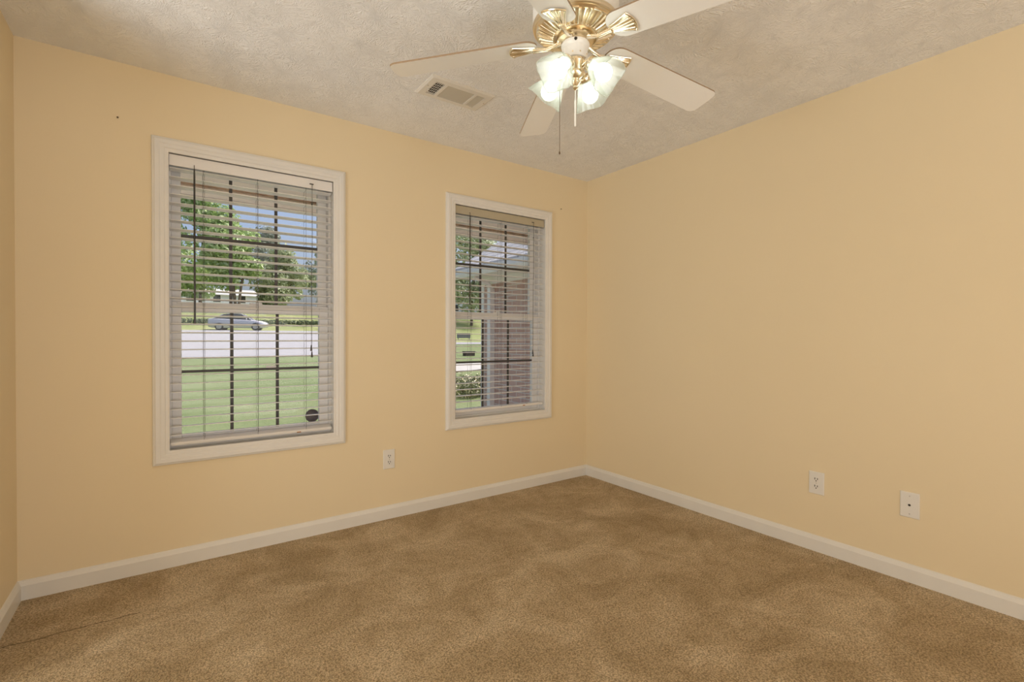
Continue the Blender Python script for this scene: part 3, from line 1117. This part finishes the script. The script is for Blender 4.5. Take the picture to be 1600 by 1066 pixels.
mb.build('downspout', M['whiteext'], wg)
MB().box((WX-.012, WY1-.07, -.45), (WX-.0005, WY1+.012, 1.93)).build('corner_board', M['whiteext'], wg)
s = .62
mb = MB()
xa, xb = WX-.36, WX+2.6
za = 2.135
mb.add([(xa, D+WT+.01, za), (xb, D+WT+.01, za+s*(xb-xa)), (xb, WY1+.28, za+s*(xb-xa)), (xa, WY1+.28, za),
        (xa, D+WT+.01, za+.04), (xb, D+WT+.01, za+.04+s*(xb-xa)), (xb, WY1+.28, za+.04+s*(xb-xa)), (xa, WY1+.28, za+.04)],
       [(0, 1, 2, 3), (4, 5, 6, 7), (0, 1, 5, 4), (1, 2, 6, 5), (2, 3, 7, 6), (3, 0, 4, 7)])
mb.build('roof', M['shingle'], wg)

# ------------------------------------------------------------------ plants
def leaves(mb, blobs, n, size, rng, squash=1.0):
    tot = sum(b[3]**2 for b in blobs)
    for (cx, cy, cz, r) in blobs:
        k = int(n*r*r/tot)
        for _ in range(k):
            d = Vector((rng.gauss(0, 1), rng.gauss(0, 1), rng.gauss(0, 1))).normalized()
            rr = r*(.55+.5*rng.random()**.6)
            p = Vector((cx, cy, cz))+Vector((d.x*rr, d.y*rr, d.z*rr*squash))
            nrm = (d+Vector((rng.uniform(-1, 1), rng.uniform(-1, 1), rng.uniform(-.2, 1)))).normalized()
            a = nrm.orthogonal().normalized()
            a = Matrix.Rotation(rng.uniform(0, 6.28), 3, nrm) @ a
            b = nrm.cross(a)
            s_ = size*rng.uniform(.6, 1.3)
            mb.add([p-a*s_, p+b*s_*.45+nrm*s_*.12, p+a*s_, p-b*s_*.45+nrm*s_*.12], [(0, 1, 2, 3)])

def make_tree(name, label, x, y, h, cr, cbase, leafm, nl, ls, stems, seed, group='trees across the road'):
    rng = random.Random(seed)
    z = tz(y)-.1
    root = empty(name, (x, y, z), label, 'tree', group)
    mb = MB()
    tops = []
    for i in range(stems):
        a = 6.28*i/max(1, stems)+rng.random()
        sp = cr*.35 if stems > 1 else cr*.08
        r0 = .14 if stems > 1 else .20
        mid = (x+sp*.35*math.cos(a), y+sp*.35*math.sin(a), z+h*.28)
        top = (x+sp*math.cos(a), y+sp*math.sin(a), z+h*.68)
        off = .12 if stems > 1 else 0
        mb.tube([(x+off*math.cos(a), y+off*math.sin(a), z), mid, top], [r0, r0*.7, r0*.3], 8)
        tops.append((mid, top))
        for q in range(3):
            b = rng.uniform(0, 6.28)
            st = Vector(mid).lerp(Vector(top), .2+.25*q)
            en = st+Vector((math.cos(b)*cr*.55, math.sin(b)*cr*.55, cr*.35))
            mb.tube([st, (st+en)/2+Vector((0, 0, .1)), en], [r0*.4, r0*.28, r0*.12], 6)
    mb.build('trunk', M['bark'], root, smooth=True)
    blobs = []
    zc0, zc1 = z+cbase, z+h
    for i in range(26):
        t = rng.random()
        zz = zc0+(zc1-zc0)*(.12+.80*t)
        env = math.sin(math.pi*min(.97, max(.12, .22+.72*t)))
        rad = cr*env*rng.uniform(.25, .75)
        b = rng.uniform(0, 6.28)
        blobs.append((x+rad*math.cos(b), y+rad*math.sin(b), zz, cr*rng.uniform(.24, .42)))
    mb = MB()
    leaves(mb, blobs, nl, ls, rng, .8)
    tag(mb.build('foliage', leafm, root), kind='stuff')
    return root

make_tree('tree', 'bright green multi-stemmed tree behind the parked car, left of the window view', 6.35, 60, 9.2, 3.5, 2.4, M['leaf_bright'], 9000, .24, 4, 3)
make_tree('tree', 'bright green bushy tree at the left edge of the left window', 3.4, 68, 14.5, 5.0, 1.0, M['leaf_bright'], 9500, .27, 1, 5)
make_tree('tree', 'pale green rounded tree right of the multi-stemmed tree', 11.2, 63, 8.0, 3.6, .3, M['leaf_pale'], 7500, .22, 2, 8)
make_tree('tree', 'pale green tree at the right edge of the left window', 18.6, 69, 9.0, 4.2, .3, M['leaf_pale'], 7500, .24, 1, 11)
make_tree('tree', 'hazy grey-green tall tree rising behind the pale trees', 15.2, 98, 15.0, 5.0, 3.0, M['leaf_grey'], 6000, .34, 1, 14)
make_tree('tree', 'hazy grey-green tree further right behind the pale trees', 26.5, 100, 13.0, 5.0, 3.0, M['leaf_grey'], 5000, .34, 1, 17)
make_tree('tree', 'green tree seen through the upper left of the right window', 32.0, 54, 13.0, 5.2, 1.6, M['leaf_pale'], 8500, .24, 1, 21)

# low band of dark leaves beyond the road
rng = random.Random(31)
root = empty('leaf_band', (6, 53, tz(53)), 'low dark green band of leaves running behind the parked car', 'leaf_band')
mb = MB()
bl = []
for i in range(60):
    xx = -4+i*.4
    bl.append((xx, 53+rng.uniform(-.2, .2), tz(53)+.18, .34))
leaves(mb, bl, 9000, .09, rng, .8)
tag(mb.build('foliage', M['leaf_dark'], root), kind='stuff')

# flowering shrub by the brick wing
rng = random.Random(41)
sx, sy = 6.3, 10.7
root = empty('flowering_shrub', (sx, sy, tz(sy)), 'pale yellow flowering shrub on the lawn left of the brick wing', 'shrub')
mb = MB()
bl = [(sx+rng.uniform(-.9, .9), sy+rng.uniform(-.6, .6), tz(sy)+rng.uniform(.12, .35), rng.uniform(.2, .32)) for _ in range(22)]
leaves(mb, bl, 6000, .045, rng, .8)
tag(mb.build('foliage', M['leaf_flower'], root), kind='stuff')
mb = MB()
leaves(mb, [(a, b, c+.05, d*1.04) for a, b, c, d in bl], 1800, .036, rng, .85)
tag(mb.build('blossom', M['petal'], root), kind='stuff')
mb = MB()
for i in range(9):
    a = i*.7
    mb.tube([(sx+.1*math.cos(a), sy+.1*math.sin(a), tz(sy)-.02), (sx+.5*math.cos(a), sy+.35*math.sin(a), tz(sy)+.3)], [.012, .006], 6)
mb.build('stem', M['bark'], root)

# ------------------------------------------------------------------ pale houses across the road
def make_house(label, x, y, w, d, h, rot, roofh, win=3):
    z = tz(y)-.15
    root = empty('house', (0, 0, 0), label, 'house', 'houses across the road')
    ORG[root.name] = (0, 0, 0)
    MB().box((-w/2, -d/2, 0), (w/2, d/2, h)).build('wall', M['housewall'], root)
    o = .35
    mb = MB()
    mb.prism([(-d/2-o, h-.12), (0, h+roofh), (d/2+o, h-.12), (d/2+o, h), (0, h+roofh+.14), (-d/2-o, h)], lambda p: (-w/2-o, p[0], p[1]), lambda p: (w/2+o, p[0], p[1]))
    mb.build('roof', M['houseroof'], root)
    mb = MB().prism([(-d/2, h), (d/2, h), (0, h+roofh-.05)], lambda p: (-w/2, p[0], p[1]), lambda p: (w/2, p[0], p[1]))
    mb.build('gable', M['housewall'], root)
    for i in range(win):
        xx = -w/2+w*(i+.5)/win
        wd = MB()
        ring = [(xx-.5, xx+.5, 1.0, 2.2)]
        for a, b, c, e in ring:
            wd.box((a-.06, -d/2-.04, c-.06), (b+.06, -d/2, c)).box((a-.06, -d/2-.04, e), (b+.06, -d/2, e+.06)).box((a-.06, -d/2-.04, c), (a, -d/2, e)).box((b, -d/2-.04, c), (b+.06, -d/2, e))
        wf = wd.build('window', M['whiteext'], root)
        MB().box((xx-.5, -d/2-.02, 1.0), (xx+.5, -d/2, 2.2)).build('pane', M['carglass'], wf)
    root.location = (x, y, z)
    root.rotation_euler = (0, 0, rot)
    return root
make_house('pale house hidden behind the bright green trees', 8.0, 92, 14, 7, 2.2, .1, 1.0, 4)
make_house('pale house with a light roof seen through the right window', 49.5, 84, 10, 7, 3.6, -.6, 2.2, 2)

# small things on the far lawns
gb = MB().box((-.28, -.15, 0), (.28, .15, .22)).box((-.30, -.17, .20), (.30, .17, .24)).build('ground_box', M['slot'])
gb.location = (13.0, 22.2, tz(22.2))
tag(gb, 'small dark low box on the lawn seen through the right window', 'box')
sb = MB().box((-.55, -.03, .12), (.55, .03, .52)).box((-.48, -.02, 0), (-.42, .02, .14)).box((.42, -.02, 0), (.48, .02, .14)).build('low_board', M['greybox'])
sb.location = (20.0, 35.0, tz(35))
sb.rotation_euler = (0, 0, -.5)
tag(sb, 'small grey board standing on the far lawn seen through the right window', 'board')

# ------------------------------------------------------------------ parked car
def make_car(x, y, rot):
    root = empty('car', (0, 0, 0), 'silver sedan parked along the far side of the road', 'car')
    ORG[root.name] = (0, 0, 0)
    # body: cross-sections along the length (front = +x): (x, half width, z of sill, z of belt/deck)
    secs = [(-2.25, .62, .42, .86), (-2.18, .76, .30, .97), (-1.9, .86, .22, 1.02), (-1.45, .89, .20, 1.02), (-.6, .90, .20, .98), (.4, .90, .20, .95),
            (.95, .89, .20, .93), (1.45, .87, .20, .86), (1.85, .83, .22, .79), (2.12, .73, .27, .70), (2.24, .58, .36, .60)]
    vs, fs = [], []
    for (sx_, hw, z0, z1) in secs:
        ring = [(-hw*.90, z0), (-hw, z0+.14), (-hw, (z0+z1)/2), (-hw*.97, z1-.10), (-hw*.84, z1), (0, z1+.025), (hw*.84, z1), (hw*.97, z1-.10), (hw, (z0+z1)/2), (hw, z0+.14), (hw*.90, z0)]
        vs += [(sx_, a, b) for a, b in ring]
    m_ = 11
    for i in range(len(secs)-1):
        for k in range(m_):
            k2 = (k+1) % m_
            fs.append((i*m_+k, i*m_+k2, (i+1)*m_+k2, (i+1)*m_+k))
    fs += [tuple(range(m_)), tuple(reversed(range((len(secs)-1)*m_, len(secs)*m_)))]
    body = MB().add(vs, fs).build('body', M['carpaint'], root, smooth=True)
    # greenhouse glass and roof
    g = [(-1.75, .98), (-1.05, 1.36), (-.35, 1.43), (.25, 1.38), (1.05, .92)]
    vs, fs = [], []
    for (gx, gz) in g:
        t = (gz-.92)/.51
        hw = .80-.20*t
        vs += [(gx, -.80, min(.94, gz-.01)), (gx, -hw, gz), (gx, hw, gz), (gx, .80, min(.94, gz-.01))]
    for i in range(len(g)-1):
        for k in range(3):
            fs.append((i*4+k, i*4+k+1, (i+1)*4+k+1, (i+1)*4+k))
    MB().add(vs, fs).build('windows', M['carglass'], root)
    mb = MB()
    rp = [(-1.12, 1.335), (-.85, 1.405), (-.35, 1.445), (.05, 1.43), (.32, 1.375)]
    vs, fs = [], []
    for gx, gz in rp:
        vs += [(gx, -.60, gz-.015), (gx, -.35, gz+.012), (gx, 0, gz+.02), (gx, .35, gz+.012), (gx, .60, gz-.015)]
    for i in range(len(rp)-1):
        for k in range(4):
            fs.append((i*5+k, i*5+k+1, (i+1)*5+k+1, (i+1)*5+k))
    mb.add(vs, fs)
    for s_ in (-1, 1):
        mb.tube([(-1.78, .80*s_, .97), (-1.08, .62*s_, 1.345)], .045, 6)
        mb.tube([(.30, .61*s_, 1.375), (1.06, .80*s_, .92)], .035, 6)
        mb.tube([(-.38, .60*s_, 1.43), (-.42, .805*s_, .95)], .03, 6)
    mb.build('roof', M['carpaint'], root, smooth=True)
    for wx in (-1.35, 1.38):
        for s_ in (-1, 1):
            rotm = Matrix.Rotation(math.radians(90), 3, 'X')
            mb = MB().lathe([(.20, -.11), (.30, -.11), (.325, -.07), (.325, .07), (.30, .11), (.20, .11)], (wx, s_*.80, .325), 28, rotm)
            wh = mb.build('wheel', M['tyre'], root, smooth=True)
            mb = MB().lathe([(.03, -.115), (.21, -.105), (.21, .105), (.03, .115)], (wx, s_*.805, .325), 20, rotm)
            mb.build('rim', M['alloy'], wh, smooth=True)
    for s_ in (-1, 1):
        MB().lathe([(.01, -.03), (.10, -.02), (.12, .02), (.02, .05)], (2.02, s_*.60, .66), 16, Matrix.Rotation(math.radians(90), 3, 'Y') @ Matrix.Scale(.6, 3, (1, 0, 0))).build('headlight', M['lens'], root, smooth=True)
        MB().box((-2.24, s_*.45-.14, .80), (-2.15, s_*.45+.20*s_*0+.14, .94)).build('tail_light', M['tail'], root)
        MB().lathe([(.01, -.05), (.08, -.03), (.09, .03), (.02, .05)], (.72, s_*.98, .98), 14, Matrix.Rotation(math.radians(90), 3, 'Y')).build('wing_mirror', M['carpaint'], root, smooth=True)
    MB().box((2.10, -.42, .40), (2.262, .42, .54)).build('grille', M['slot'], root, bevel=.01)
    for zz, yy in ((.60, 0),):
        MB().box((-1.9, -.91, .58), (1.8, .91, .60)).build('side_moulding', M['greybox'], root)
    root.location = (x, y, tz(y)+.02)
    root.rotation_euler = (0, 0, rot)
make_car(5.25, 48.0, math.radians(-17))
